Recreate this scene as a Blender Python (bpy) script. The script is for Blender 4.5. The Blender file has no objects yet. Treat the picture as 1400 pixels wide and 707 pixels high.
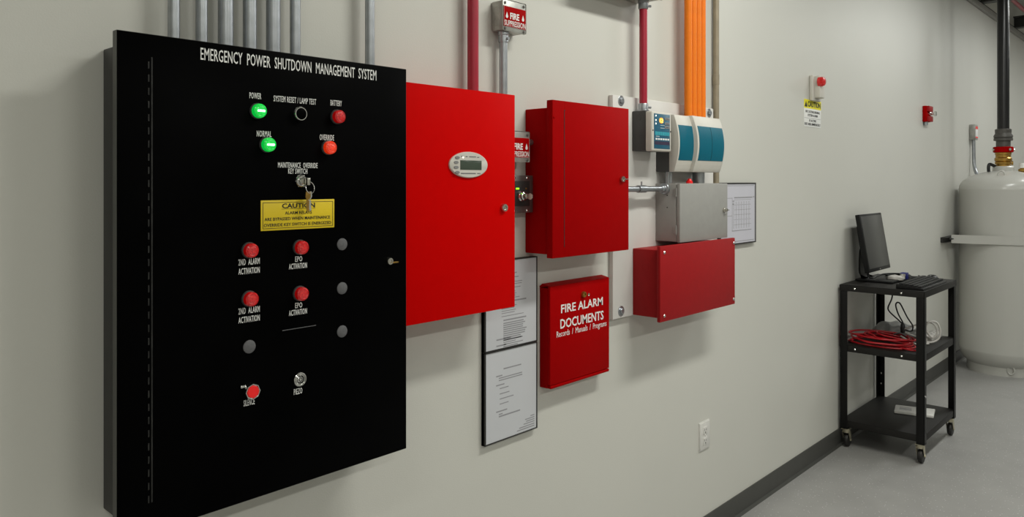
import bpy, bmesh, math, random
from mathutils import Vector, Matrix
random.seed(5)
scene = bpy.context.scene
COL = scene.collection
# ------------------------------------------------------------------ camera, world, light
# metres: the equipment wall is the plane y=0 (room on -y), x runs along it, z up
YAW = math.radians(42.5845)
cd = bpy.data.cameras.new('camera'); cam = bpy.data.objects.new('camera', cd); COL.objects.link(cam)
cam.location = (0, -1.581, 1.5)
cam.rotation_euler = (math.pi/2, 0, YAW - math.pi/2)
cd.sensor_width = 36; cd.lens = 27.0; cd.shift_y = -106.5/1400; cd.clip_start = .02
scene.camera = cam
scene.view_settings.view_transform = 'Standard'
scene.view_settings.look = 'None'
scene.view_settings.gamma = 1
scene.view_settings.use_curve_mapping = False
scene.view_settings.exposure = 0.0
w = bpy.data.worlds.new('world'); scene.world = w; w.use_nodes = True
w.node_tree.nodes['Background'].inputs[0].default_value = (.8, .85, .8, 1)
w.node_tree.nodes['Background'].inputs[1].default_value = .05

def area(name, x, y, z, sx, sy, power, col=(1, .97, .9)):
    l = bpy.data.lights.new(name, 'AREA'); l.shape = 'RECTANGLE'; l.size = sx; l.size_y = sy
    l.energy = power; l.color = col
    o = bpy.data.objects.new(name, l); COL.objects.link(o); o.location = (x, y, z); return o
WARM, COOL = (.985, .985, .91), (.97, .985, .95)
# overhead fluorescent tubes along the wall, then unseen fill lights added
area('tube_or_fill_light', 2.45, -1.4, 3.12, 1.25, .22, 46, WARM)
area('tube_or_fill_light', 5.3, -1.3, 3.12, 1.25, .22, 28, COOL)
area('tube_or_fill_light', 8.0, -1.3, 3.12, 1.25, .22, 30, COOL)
area('tube_or_fill_light', 10.3, -1.6, 3.12, 1.25, .22, 22, COOL)
area('tube_or_fill_light', -0.9, -1.6, 3.12, 1.25, .22, 12, WARM)  # added fill, lifts the dim left end of the wall
area('tube_or_fill_light', -0.8, -3.9, 3.12, 1.25, .22, 36, WARM)  # added fill behind the camera for the left side
area('tube_or_fill_light', 1.6, -3.9, 3.12, 1.25, .22, 34, WARM)  # added fill, second row
area('tube_or_fill_light', 4.6, -3.9, 3.12, 1.25, .22, 18, COOL)  # added fill, second row
area('tube_or_fill_light', 8.0, -3.9, 3.12, 1.25, .22, 20, COOL)  # added fill, second row

# ------------------------------------------------------------------ materials
def mat(name, col, rough=.5, metal=0., var=.05, scale=40, bump=0., bscale=200, spec=.5, emit=None, estr=0., coat=0.):
    m = bpy.data.materials.new(name); m.use_nodes = True
    n = m.node_tree.nodes; L = m.node_tree.links; b = n['Principled BSDF']
    b.inputs['Roughness'].default_value = rough; b.inputs['Metallic'].default_value = metal
    b.inputs['Specular IOR Level'].default_value = spec
    b.inputs['Coat Weight'].default_value = coat
    tc = n.new('ShaderNodeTexCoord')
    nz = n.new('ShaderNodeTexNoise'); nz.inputs['Scale'].default_value = scale; nz.inputs['Detail'].default_value = 4
    L.new(tc.outputs['Object'], nz.inputs['Vector'])
    rp = n.new('ShaderNodeValToRGB')
    rp.color_ramp.elements[0].position = .3; rp.color_ramp.elements[1].position = .7
    rp.color_ramp.elements[0].color = (*[c*(1-var) for c in col], 1)
    rp.color_ramp.elements[1].color = (*[min(1, c*(1+var)) for c in col], 1)
    L.new(nz.outputs['Fac'], rp.inputs['Fac']); L.new(rp.outputs['Color'], b.inputs['Base Color'])
    if bump:
        bz = n.new('ShaderNodeTexNoise'); bz.inputs['Scale'].default_value = bscale; bz.inputs['Detail'].default_value = 2
        L.new(tc.outputs['Object'], bz.inputs['Vector'])
        bp = n.new('ShaderNodeBump'); bp.inputs['Strength'].default_value = bump; bp.inputs['Distance'].default_value = .002
        L.new(bz.outputs['Fac'], bp.inputs['Height']); L.new(bp.outputs['Normal'], b.inputs['Normal'])
    if emit:
        b.inputs['Emission Color'].default_value = (*emit, 1); b.inputs['Emission Strength'].default_value = estr
    return m

def floor_mat():
    m = mat('speckled_floor', (.315, .31, .30), .36, var=.06, scale=6)
    n = m.node_tree.nodes; L = m.node_tree.links; b = n['Principled BSDF']
    src = b.inputs['Base Color'].links[0].from_socket
    tc = n.new('ShaderNodeTexCoord'); v = n.new('ShaderNodeTexVoronoi'); v.inputs['Scale'].default_value = 60
    L.new(tc.outputs['Object'], v.inputs['Vector'])
    r = n.new('ShaderNodeValToRGB'); r.color_ramp.elements[0].position = .10; r.color_ramp.elements[1].position = .16
    r.color_ramp.elements[0].color = (1, 1, 1, 1); r.color_ramp.elements[1].color = (0, 0, 0, 1)
    L.new(v.outputs['Distance'], r.inputs['Fac'])
    mx = n.new('ShaderNodeMix'); mx.data_type = 'RGBA'
    L.new(r.outputs['Color'], mx.inputs['Factor'])
    L.new(src, mx.inputs[6]); L.new(v.outputs['Color'], mx.inputs[7])
    # flecks: light or dark paint chips
    hs = n.new('ShaderNodeHueSaturation'); hs.inputs['Saturation'].default_value = .05
    L.new(v.outputs['Color'], hs.inputs['Color']); L.new(hs.outputs['Color'], mx.inputs[7])
    m2 = n.new('ShaderNodeMath'); m2.operation = 'MULTIPLY'; m2.inputs[1].default_value = .55
    L.new(r.outputs['Color'], m2.inputs[0]); L.new(m2.outputs[0], mx.inputs['Factor'])
    L.new(mx.outputs[2], b.inputs['Base Color'])
    return m

M = dict(
 wall=mat('wall_paint', (.60, .595, .55), .42, var=.015, scale=1.5, bump=.12, bscale=260, spec=.35),
 floor=floor_mat(),
 ceil=mat('ceiling_paint', (.52, .53, .49), .7, var=.04, scale=3),
 base=mat('vinyl_baseboard', (.055, .055, .05), .45, var=.1, scale=10),
 ledge=mat('grey_ledger_steel', (.27, .26, .24), .5, var=.1),
 dark=mat('dark_steel', (.03, .03, .028), .5),
 black=mat('black_panel_enamel', (.0012, .0012, .0013), .34, var=.3, scale=8, spec=.015),
 hinge=mat('dull_hinge_steel', (.016, .016, .015), .5, var=.6, scale=60, spec=.3),
 rim=mat('painted_rim_reflection', (.055, .056, .050), .40, spec=.5),  # black enamel edge with its reflected light put into the base colour
 blackbody=mat('black_enclosure', (.02, .02, .019), .42, spec=.4),
 white=mat('white_lettering', (.80, .80, .78), .6, var=.02),
 blackink=mat('black_ink', (.008, .008, .008), .6),
 greyink=mat('grey_ink', (.14, .14, .15), .7),
 palegreyink=mat('pale_grey_ink', (.28, .28, .30), .7),
 red=mat('bright_red_enamel', (.60, .0012, .001), .42, var=.02, bump=.04, bscale=500, spec=.02),
 crimson=mat('crimson_enamel', (.345, .0015, .002), .45, var=.03, bump=.06, bscale=500, spec=.02),
 crimson2=mat('textured_crimson_enamel', (.32, .006, .008), .5, var=.05, bump=.2, bscale=400, spec=.22),
 redpipe=mat('red_conduit_paint', (.36, .008, .03), .33, var=.05, spec=.5),
 galv=mat('galvanised_steel', (.40, .42, .445), .33, .85, var=.12, scale=30),
 chrome=mat('chrome', (.72, .72, .70), .18, 1., var=.03),
 brass=mat('brass', (.42, .25, .06), .32, .9, var=.2, scale=50),
 steel=mat('steel_box', (.42, .42, .39), .42, .6, var=.2, scale=25),
 darksteel=mat('stainless_plate', (.20, .19, .18), .35, .8, var=.2, scale=30),
 tan=mat('tan_conduit', (.30, .255, .18), .45, .2, var=.12, scale=20),
 orange=mat('orange_plastic_pipe', (.82, .20, .012), .42, var=.04, spec=.2),
 cream=mat('off_white_plastic', (.60, .575, .52), .45, var=.02),
 teal=mat('teal_window', (.001, .115, .175), .36, var=.06, scale=8, spec=.15),
 tealdk=mat('teal_display', (.012, .10, .17), .35, var=.06),
 cyan=mat('cyan_mark', (.03, .34, .42), .5),
 plum=mat('plum_mark', (.03, .018, .05), .5),
 charcoal=mat('charcoal_plastic', (.045, .045, .045), .5, var=.05),
 greybox=mat('grey_enclosure', (.315, .31, .295), .45, var=.03, spec=.3),
 board=mat('white_painted_board', (.66, .645, .62), .5, var=.03, scale=6),
 paper=mat('paper_sheet', (.56, .57, .60), .4, var=.03, scale=4, spec=.5),
 paperb=mat('drawing_sheet', (.56, .555, .62), .45, var=.03, scale=4),
 frame=mat('dark_frame', (.022, .021, .02), .4),
 yellow=mat('yellow_plate', (.72, .53, .010), .42, var=.05, scale=20),
 yellowb=mat('yellow_header', (.80, .72, .01), .5),
 redlens=mat('red_lens', (.42, .003, .004), .10, var=.5, scale=220, bump=.9, bscale=230, emit=(1, .005, .005), estr=.13, coat=.8),
 redlit=mat('red_lens_warm', (.55, .02, .004), .10, var=.5, scale=220, bump=.9, bscale=230, emit=(1, .045, .005), estr=.42, coat=.8),
 redcap=mat('red_button', (.75, .012, .012), .35, emit=(1, .01, .01), estr=.12),
 green=mat('lit_green_lens', (.01, .35, .05), .12, var=.5, scale=220, bump=.8, bscale=230, emit=(.0, 1, .09), estr=.42, coat=.6),
 greenhot=mat('lit_green_core', (.3, 1, .4), .3, emit=(.35, 1, .5), estr=7),
 lime=mat('lit_lime_led', (.3, .8, .02), .3, emit=(.35, 1, .02), estr=1.3),
 amber=mat('lit_amber_display', (.8, .35, .01), .3, emit=(1, .30, .005), estr=.55),
 amberhot=mat('lit_amber_digit', (1, .8, .2), .3, emit=(1, .8, .25), estr=1.3),
 ledw=mat('lit_white_led', (.9, .85, .75), .3, emit=(1, .95, .8), estr=.9),
 greydisc=mat('grey_rubber_plug', (.105, .105, .11), .7, var=.1, scale=200),
 lcd=mat('lcd_glass', (.055, .075, .055), .22, var=.05),
 grey=mat('mid_grey_plastic', (.22, .22, .22), .5),
 tank=mat('white_tank_enamel', (.50, .495, .46), .25, var=.02, scale=2, spec=.5),
 coupling=mat('grey_coupling', (.085, .08, .072), .5, .2, var=.1),
 blackpipe=mat('black_steel_pipe', (.006, .006, .007), .27, var=.2, scale=20),
 cart=mat('black_cart_steel', (.005, .0048, .0046), .45, var=.2, scale=30, spec=.25, bump=.1, bscale=600),
 carttop=mat('dark_cart_shelf', (.0105, .0095, .0085), .55, var=.15, scale=20, spec=.3, bump=.15, bscale=500),
 rubber=mat('black_rubber', (.012, .011, .010), .5),
 zinc=mat('yellow_zinc', (.52, .48, .36), .35, .7),
 mon=mat('black_monitor_plastic', (.006, .006, .0065), .4, spec=.25),
 screen=mat('matte_screen', (.060, .060, .058), .30, var=.03, scale=3, spec=.5),
 key=mat('keyboard_keys', (.009, .009, .0095), .5, spec=.35),
 redcable=mat('red_cable', (.40, .006, .012), .35),
 whitecable=mat('white_cable', (.50, .48, .45), .45),
 blackcable=mat('black_cable', (.010, .010, .010), .4),
 blue=mat('blue_plug', (.008, .012, .14), .4),
 pouch=mat('pale_pouch', (.33, .33, .32), .35, var=.15, scale=25),
 outlet=mat('white_outlet', (.66, .65, .62), .35),
 nickel=mat('nickel_lock', (.62, .60, .54), .22, 1.),
)
# ------------------------------------------------------------------ mesh helpers
def B(): return bmesh.new()
def merge(bm, t, mtx=None):
    me = bpy.data.meshes.new('t')
    if mtx: bmesh.ops.transform(t, matrix=mtx, verts=t.verts)
    t.to_mesh(me); t.free(); bm.from_mesh(me); bpy.data.meshes.remove(me); return bm
def box(bm, x0, x1, d0, d1, z0, z1, bev=0., seg=2):
    """d = distance in front of the equipment wall"""
    t = B(); bmesh.ops.create_cube(t, size=1)
    for v in t.verts:
        v.co = Vector((x0+(v.co.x+.5)*(x1-x0), -d1+(v.co.y+.5)*(d1-d0), z0+(v.co.z+.5)*(z1-z0)))
    if bev: bmesh.ops.bevel(t, geom=t.edges[:], offset=bev, segments=seg, affect='EDGES', profile=.5)
    return merge(bm, t)
def frame_of(a):
    a = Vector(a).normalized(); u = Vector((0, 0, 1)) if abs(a.z) < .9 else Vector((1, 0, 0))
    u = (u - a*u.dot(a)).normalized(); return a, u, a.cross(u)
def lathe(bm, prof, org, axis, n=28):
    """prof: list of (radius, height along axis)"""
    a, u, v = frame_of(axis); org = Vector(org); t = B(); rings = []
    for r, h in prof:
        if r < 1e-6: rings.append([t.verts.new(org + a*h)])
        else: rings.append([t.verts.new(org + a*h + (u*math.cos(2*math.pi*i/n) + v*math.sin(2*math.pi*i/n))*r) for i in range(n)])
    for A, C in zip(rings, rings[1:]):
        for i in range(n):
            j = (i+1) % n
            q = [A[0] if len(A) == 1 else A[i], C[0] if len(C) == 1 else C[i], C[0] if len(C) == 1 else C[j], A[0] if len(A) == 1 else A[j]]
            q2 = []
            for x in q:
                if x not in q2: q2.append(x)
            if len(q2) > 2:
                try: t.faces.new(q2)
                except ValueError: pass
    for R in (rings[0], rings[-1]):
        if len(R) > 2: t.faces.new(R)
    bmesh.ops.recalc_face_normals(t, faces=t.faces)
    return merge(bm, t)
def cyl(bm, p0, p1, r0, r1=None, n=20, ch=0.):
    p0 = Vector(p0); p1 = Vector(p1); r1 = r0 if r1 is None else r1; h = (p1-p0).length
    prof = [(r0, 0), (r1, h)] if not ch else [(r0-ch, 0), (r0, ch), (r1, h-ch), (r1-ch, h)]
    return lathe(bm, prof, p0, p1-p0, n)
def smooth_path(pts, k=6, closed=False):
    P = [Vector(p) for p in pts]; n = len(P); out = []
    for i in range(n if closed else n-1):
        if closed: a, b, c, d = P[(i-1) % n], P[i], P[(i+1) % n], P[(i+2) % n]
        else: a, b, c, d = P[max(i-1, 0)], P[i], P[i+1], P[min(i+2, n-1)]
        for s in range(k):
            t = s/k
            out.append(.5*((2*b) + (-a+c)*t + (2*a-5*b+4*c-d)*t*t + (-a+3*b-3*c+d)*t**3))
    if not closed: out.append(P[-1])
    return out
def tube(bm, pts, r, n=8, closed=False, k=6):
    P = smooth_path(pts, k, closed) if k > 1 else [Vector(p) for p in pts]
    t = B(); m = len(P); rings = []; up = None
    for i in range(m):
        tg = (P[(i+1) % m]-P[i-1]) if closed else (P[min(i+1, m-1)]-P[max(i-1, 0)])
        tg.normalize()
        if up is None: _, up, _ = frame_of(tg)
        up = (up - tg*up.dot(tg)).normalized(); s = tg.cross(up)
        rings.append([t.verts.new(P[i] + (up*math.cos(2*math.pi*j/n) + s*math.sin(2*math.pi*j/n))*r) for j in range(n)])
    for i in range(m if closed else m-1):
        A, C = rings[i], rings[(i+1) % m]
        for j in range(n): t.faces.new((A[j], A[(j+1) % n], C[(j+1) % n], C[j]))
    if not closed: t.faces.new(rings[0]); t.faces.new(rings[-1])
    bmesh.ops.recalc_face_normals(t, faces=t.faces)
    return merge(bm, t)
def prism(bm, poly, vec, bev=0.):
    """polygon of 3-D points pushed along vec"""
    t = B(); vec = Vector(vec)
    a = [t.verts.new(Vector(p)) for p in poly]; b = [t.verts.new(Vector(p)+vec) for p in poly]
    t.faces.new(a); t.faces.new(b[::-1]); n = len(a)
    for i in range(n): t.faces.new((a[i], a[(i+1) % n], b[(i+1) % n], b[i]))
    bmesh.ops.recalc_face_normals(t, faces=t.faces)
    if bev: bmesh.ops.bevel(t, geom=t.edges[:], offset=bev, segments=2, affect='EDGES', profile=.5)
    return merge(bm, t)
def disc(bm, x, z, d0, d1, r, n=28, ch=0., rz=None):
    """short cylinder standing out of the wall plane; rz = other radius for an oval"""
    t = B(); prof = [(r, 0), (r, d1-d0)] if not ch else [(r, 0), (r, d1-d0-ch), (r-ch, d1-d0)]
    lathe(t, prof, (0, 0, 0), (0, -1, 0), n)
    mt = Matrix.Translation((x, -d0, z)) @ Matrix.Diagonal((1, 1, (rz/r if rz else 1), 1))
    return merge(bm, t, mt)
def bars(bm, rows, d, t=.0006):
    for x0, x1, z, h in rows: box(bm, x0, x1, d-.0003, d+t, z-h/2, z+h/2)
    return bm
def text(bm, s, x0, x1, z0, z1, d, bold=.012, th=.0006, gap=1.0):
    """flat lettering on the plane d, fitted in the box x0..x1, z0..z1"""
    cu = bpy.data.curves.new('t', 'FONT'); cu.body = s; cu.size = 1; cu.offset = bold; cu.extrude = .001; cu.resolution_u = 2
    cu.space_character = gap
    o = bpy.data.objects.new('t', cu); COL.objects.link(o)
    dg = bpy.context.evaluated_depsgraph_get(); dg.update()
    me = bpy.data.meshes.new_from_object(o.evaluated_get(dg))
    t = B(); t.from_mesh(me); bpy.data.objects.remove(o); bpy.data.curves.remove(cu); bpy.data.meshes.remove(me)
    xs = [v.co.x for v in t.verts]; ys = [v.co.y for v in t.verts]; a, b, c, e = min(xs), max(xs), min(ys), max(ys)
    for v in t.verts:
        v.co = Vector((x0+(v.co.x-a)/(b-a)*(x1-x0), -d-(th if v.co.z > 0 else -.0002), z0+(v.co.y-c)/(e-c)*(z1-z0)))
    return merge(bm, t)

WL = {}
def finish(bm, name, m, off=(0, 0, 0)):
    off = Vector(off)
    for v in bm.verts: v.co -= off
    for f in bm.faces: f.smooth = True
    for e in bm.edges:
        if len(e.link_faces) == 2 and e.calc_face_angle(0) > .6: e.smooth = False
    me = bpy.data.meshes.new(name); bm.to_mesh(me); bm.free()
    me.materials.append(M[m] if isinstance(m, str) else m)
    o = bpy.data.objects.new(name, me); COL.objects.link(o); return o
def thing(name, label, cat, loc, group=None):
    o = bpy.data.objects.new(name, None); o.empty_display_size = .05; COL.objects.link(o); o.location = loc
    o['label'] = label; o['category'] = cat
    if group: o['group'] = group
    WL[o.name] = Vector(loc); return o
def part(name, bm, m, parent, label=None):
    off = WL[parent.name]; o = finish(bm, name, m, off); o.parent = parent; WL[o.name] = off
    if label: o['label'] = label
    return o
def single(name, bm, m, label, cat, group=None):
    xs = [v.co for v in bm.verts]
    lo = Vector([min(c[i] for c in xs) for i in range(3)]); hi = Vector([max(c[i] for c in xs) for i in range(3)])
    off = Vector(((lo.x+hi.x)/2, (lo.y+hi.y)/2, lo.z)); o = finish(bm, name, m, off); o.location = off
    o['label'] = label; o['category'] = cat
    if group: o['group'] = group
    WL[o.name] = off; return o
def struct(name, bm, m):
    o = finish(bm, name, m); o['kind'] = 'structure'; WL[o.name] = Vector(); return o
def dup(o, dx=0, dy=0, dz=0, label=None, parent=None):
    c = o.copy(); COL.objects.link(c)
    if parent is not None: c.parent = parent
    else: c.location = o.location + Vector((dx, dy, dz)); WL[c.name] = WL[o.name] + Vector((dx, dy, dz))
    if label: c['label'] = label
    for ch in o.children: dup(ch, parent=c)
    return c
# ------------------------------------------------------------------ room
XA, XB, YB, ZC = -2.6, 11.6, -5.6, 3.35
struct('wall_left', box(B(), XA, XB, -.12, 0, 0, ZC), 'wall')
struct('wall_right', box(B(), XA, XB, -YB, -YB+.12, 0, ZC), 'wall')
struct('wall_back', box(B(), XA-.12, XA, -.12, -YB+.12, 0, ZC), 'wall')
struct('wall_front', box(B(), XB, XB+.12, -.12, -YB+.12, 0, ZC), 'wall')
struct('floor', box(B(), XA-.12, XB+.12, -.12, -YB+.12, -.1, 0), 'floor')
struct('ceiling', box(B(), XA-.12, XB+.12, -.12, -YB+.12, ZC, ZC+.1), 'ceil')
b = box(B(), XA, XB, 0, .005, 0, .098, .0015); prism(b, [(XA, -.004, 0), (XA, -.014, 0), (XA, -.005, .012)], (XB-XA, 0, 0))
struct('baseboard_left', b, 'base')
struct('trim_1', box(B(), XA, XB, 0, .03, 3.038, 3.086, .002), 'ledge')
struct('reveal_shade_strip', box(B(), XA, XB, 0, .012, 3.086, 3.112), 'dark')  # dark strip painting in the shadow of the reveal above the ledger
for X, lab in ((7.88, 'dark steel ceiling beam left of the tall black pipe'), (9.42, 'dark steel ceiling beam right of the tall black pipe')):
    b = B(); box(b, X, X+.10, .012, 5.55, 3.195, 3.21); box(b, X+.04, X+.05, .012, 5.55, 3.11, 3.2); box(b, X, X+.10, .012, 5.55, 3.092, 3.108)
    t = single('ceiling_beam', b, 'dark', lab, 'beam', 'beams under the ceiling')
b = B(); cyl(b, (5.2, -.204, 3.147), (XB-.02, -.204, 3.147), .017)
for X in (6.2, 8.0, 10.0): cyl(b, (X-.02, -.204, 3.147), (X+.02, -.204, 3.147), .022)
single('sprinkler_pipe', b, 'redpipe', 'thin red sprinkler pipe running just under the ceiling', 'pipe')

# ------------------------------------------------------------------ black control cabinet
D = .128
cab = thing('control_cabinet', 'large black wall cabinet with emergency power shutdown lettering and lamps', 'cabinet', (.868, -.06, .849))
part('cabinet_body', box(B(), .556, 1.176, 0, D-.019, .868, 1.753, .003), 'blackbody', cab)
b = box(B(), .5346, 1.2012, D-.0185, D, .849, 1.7705, .0012)
part('front_panel', b, 'black', cab)
b = B()
for q in ((.5340, .5346, .849, 1.7705), (1.2012, 1.2018, .849, 1.7705), (.5346, 1.2012, 1.7705, 1.7711), (.5346, 1.2012, .8484, .849)): box(b, q[0], q[1], D-.0185, D-.0012, q[2], q[3])
part('panel_rim', b, 'rim', cab, 'rim of the black panel, greyed by painted reflection')  # thin strips on the black door edge, coloured as if catching light
b = B()
box(b, .5940, .5966, D-.0003, D+.0016, .905, 1.7285)
for i in range(34): box(b, .5885, .5908, D-.0003, D+.0012, .905+i*.0243, .918+i*.0243)
part('hinge', b, 'hinge', cab)
part('title_lettering', text(B(), 'EMERGENCY  POWER  SHUTDOWN  MANAGEMENT  SYSTEM', .688, 1.1105, 1.7345, 1.7585, D, .005, gap=1.05), 'white', cab)
for s, x0, x1, zc, h in [('POWER', .7902, .8162, 1.6740, .0125), ('SYSTEM RESET / LAMP TEST', .8446, .9471, 1.6720, .0125), ('BATTERY', .9845, 1.0140, 1.6735, .0125),
   ('NORMAL', .8064, .8395, 1.5968, .0125), ('OVERRIDE', .9564, .9935, 1.5956, .0125), ('MAINTENANCE  OVERRIDE', .8547, .9508, 1.5330, .0115), ('KEY SWITCH', .8789, .9251, 1.5203, .0115),
   ('2ND  ALARM', .7664, .8129, 1.3350, .0125), ('ACTIVATION', .7664, .8129, 1.3165, .0125), ('EPO', .8955, .9125, 1.3320, .0115), ('ACTIVATION', .8806, .9242, 1.3170, .0120),
   ('2ND  ALARM', .7664, .8129, 1.2362, .0125), ('ACTIVATION', .7664, .8129, 1.2180, .0125), ('EPO', .8955, .9125, 1.2325, .0115), ('ACTIVATION', .8806, .9242, 1.2180, .0120),
   ('SILENCE', .7775, .8015, 1.0484, .0125), ('PIEZO', .8922, .9125, 1.0482, .0125)]:
    part('lettering', text(B(), s, x0, x1, zc-h/2, zc+h/2, D, .004, gap=1.12), 'white', cab)
def lamp(x, z, m, label, core=False):
    bz = B(); lathe(bz, [(.0165, 0), (.0165, .004), (.0150, .006), (.0138, .006), (.0138, .002)], (x, -D, z), (0, -1, 0), 24)
    r = part('lamp_bezel', bz, 'charcoal', cab)
    l = B(); lathe(l, [(.0146, .003), (.0150, .011), (.0140, .0155), (.0105, .0185), (.0095, .0178), (.005, .019), (0, .0195)], (x, -D, z), (0, -1, 0), 24)
    part('lamp_lens', l, m, r, label)
    if core:
        part('lamp_glow', box(B(), x-.0085, x+.0080, D+.0186, D+.0204, z-.0022, z+.0016, .001), 'greenhot', r, 'glowing centre of the green lamp')
lamp(.8064, 1.6427, 'green', 'lit green lens under POWER', True)
lamp(.8278, 1.5743, 'green', 'lit green lens under NORMAL', True)
lamp(1.0000, 1.6426, 'redlens', 'red lens under BATTERY')
lamp(.9765, 1.5730, 'redlit', 'orange red lens under OVERRIDE')
lamp(.7885, 1.3584, 'redlens', 'upper left red lens'); lamp(.9055, 1.3569, 'redlens', 'upper right red lens')
lamp(.7885, 1.2598, 'redlens', 'lower left red lens'); lamp(.9055, 1.2578, 'redlens', 'lower right red lens')
b = B(); lathe(b, [(.0160, 0), (.0160, .008), (.0140, .011), (.0125, .011), (.0125, .007)], (.9040, -D, 1.643), (0, -1, 0), 24)
k = part('push_button', b, 'chrome', cab)
part('button_cap', lathe(B(), [(.0122, .004), (.0122, .0115), (.0105, .0125), (0, .0120)], (.9040, -D, 1.643), (0, -1, 0), 24), 'black', k, 'black push button in a chrome collar')
b = B(); lathe(b, [(.0140, 0), (.0140, .006), (.0128, .010), (.0108, .012), (.0104, .012), (.0102, .008), (.0075, .008), (.0075, .015), (.006, .017), (0, .017)], (.9060, -D, 1.4990), (0, -1, 0), 24)
for i in range(6):
    a = i*math.pi/3; box(b, .906+.0132*math.cos(a)-.0012, .906+.0132*math.cos(a)+.0012, D, D+.008, 1.499+.0132*math.sin(a)-.0012, 1.499+.0132*math.sin(a)+.0012)
part('key_switch', b, 'chrome', cab, 'chrome key switch')
for x, z in ((1.0145, 1.3566), (1.0145, 1.2576), (1.0145, 1.1604), (.7895, 1.1617)):
    part('blanking_plug', lathe(B(), [(.0135, 0), (.0135, .0018), (.012, .0028), (0, .0030)], (x, -D, z), (0, -1, 0), 28), 'greydisc', cab, 'grey blanking plug')
b = B(); lathe(b, [(.0175, 0), (.0175, .009), (.0160, .013), (.0145, .013), (.0145, .009)], (.7915, -D, 1.0716), (0, -1, 0), 8)
k = part('push_button', b, 'chrome', cab)
part('button_cap', lathe(B(), [(.0125, .006), (.0125, .0135), (.0115, .0145), (0, .0145)], (.7915, -D, 1.0716), (0, -1, 0), 24), 'redcap', k, 'red silence button')
b = B(); box(b, .7690, .7800, D, D+.005, 1.081, 1.086, .001); part('switch_lug', b, 'chrome', cab)
b = B()
for R in (.0150, .0108, .0066): lathe(b, [(R, 0), (R, .0070), (R-.0010, .0080), (R-.0022, .0080), (R-.0022, .0035)], (.9040, -D, 1.0742), (0, -1, 0), 28)
lathe(b, [(.0028, 0), (.0028, .008), (0, .0088)], (.9040, -D, 1.0742), (0, -1, 0), 16)
part('piezo_buzzer', b, 'chrome', cab, 'round metal piezo buzzer with concentric grooves')
part('scratch_line', box(B(), .865, .947, D-.0002, D+.0005, 1.1828, 1.1842), 'greydisc', cab, 'thin pale line under the lamps')
b = B(); lathe(b, [(.0090, 0), (.0090, .005), (.0078, .0075), (.0048, .0075), (.0048, .0055), (0, .0055)], (1.1475, -D, 1.3084), (0, -1, 0), 24)
k = part('door_lock', b, 'nickel', cab)
part('key', box(B(), 1.1500, 1.1720, D+.005, D+.0068, 1.3030, 1.3065, .0006), 'brass', k, 'small brass key lever')
pl = part('caution_plate', box(B(), .8146, .9934, D, D+.0018, 1.3958, 1.4590, .0006), 'yellow', cab, 'yellow caution plate')
D2 = D+.0018
b = B()
for x0, x1, z0, z1 in ((.8188, .9892, 1.4536, 1.4545), (.8188, .9892, 1.3998, 1.4007), (.8188, .8197, 1.3998, 1.4545), (.9883, .9892, 1.3998, 1.4545), (.8620, .9440, 1.4398, 1.4403)):
    box(b, x0, x1, D2-.0003, D2+.0004, z0, z1)
part('border', b, 'blackink', pl)
for s, x0, x1, zc, h, bo in (('CAUTION', .8633, .9434, 1.4467, .0105, .02), ('ALARM RELAYS', .8702, .9353, 1.4316, .0066, .003), ('ARE BYPASSED WHEN MAINTENANCE', .8228, .9822, 1.4195, .0066, .003), ('OVERRIDE KEY SWITCH IS ENERGIZED', .8212, .9847, 1.4072, .0066, .003)):
    part('lettering', text(B(), s, x0, x1, zc-h/2, zc+h/2, D2, bo), 'blackink', pl)
# keys hanging from the switch
kb = thing('key_ring', 'small ring with keys hanging from the chrome key switch on black cabinet', 'keys', (.917, -D-.014, 1.437))
ctr = Vector((.9180, -D-.022, 1.4850))
part('ring', tube(B(), [ctr + Vector((math.cos(a)*.0105, math.sin(a)*.003, math.sin(a)*.0125)) for a in [i*math.pi/8 for i in range(16)]], .0009, 8, True, 2), 'chrome', kb)
def keybm(x, d, z, tilt, bowr=.008):
    t = B()
    prism(t, [(-.0058, 0, 0), (.0058, 0, 0), (.0062, 0, -.011), (.0030, 0, -.0165), (-.0030, 0, -.0165), (-.0062, 0, -.011)], (0, .0018, 0))
    pts = [(-.0032, 0, -.016)] + [(-.0032 - (.0 if i % 2 else .0), 0, -.016-.004*i) for i in range(6)] + [(0, 0, -.043), (.0030, 0, -.040)]
    for i in range(5): pts += [(.0036, 0, -.037+.004*i), (.0024, 0, -.035+.004*i)]
    prism(t, pts[:1]+pts[5:], (0, .0016, 0))
    m = B(); merge(m, t, Matrix.Translation((x, -d, z)) @ Matrix.Rotation(tilt, 4, 'Y')); return m
part('key', keybm(.9165, D+.018, 1.4760, .03), 'brass', kb)
part('key', keybm(.9205, D+.0155, 1.4765, -.04), 'chrome', kb)
part('key', box(B(), .9065, .9145, D+.0185, D+.030, 1.4900, 1.5060, .002), 'nickel', kb, 'key bow sticking out of the switch')

# conduits above the black cabinet
ordn = ['leftmost', 'second', 'third', 'fourth', 'fifth', 'sixth']
for i, (x, r) in enumerate([(.6783, .0115), (.7358, .0118), (.7883, .0158), (.8435, .0145), (.8997, .0156), (.955, .0120)]):
    lab = 'galvanised conduit rising above black cabinet, ' + (ordn[i] + ' of the cluster of six' if i == 0 else ordn[i] + ' from left in cluster of six')
    c = thing('conduit', lab, 'conduit', (x, -.032, 1.753), 'conduits above the black cabinet')
    part('tube', cyl(B(), (x, -.032, 1.7525), (x, -.032, ZC), r, n=24), 'galv', c)
    b = B(); lathe(b, [(r+.004, 0), (r+.004, .010), (r+.002, .012), (r+.002, .014)], (x, -.032, 1.7535), (0, 0, 1), 24); part('locknut', b, 'galv', c)
c = thing('conduit', 'single galvanised conduit beside top right corner of black cabinet', 'conduit', (1.1643, -.032, 1.753), 'conduits above the black cabinet')
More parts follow.
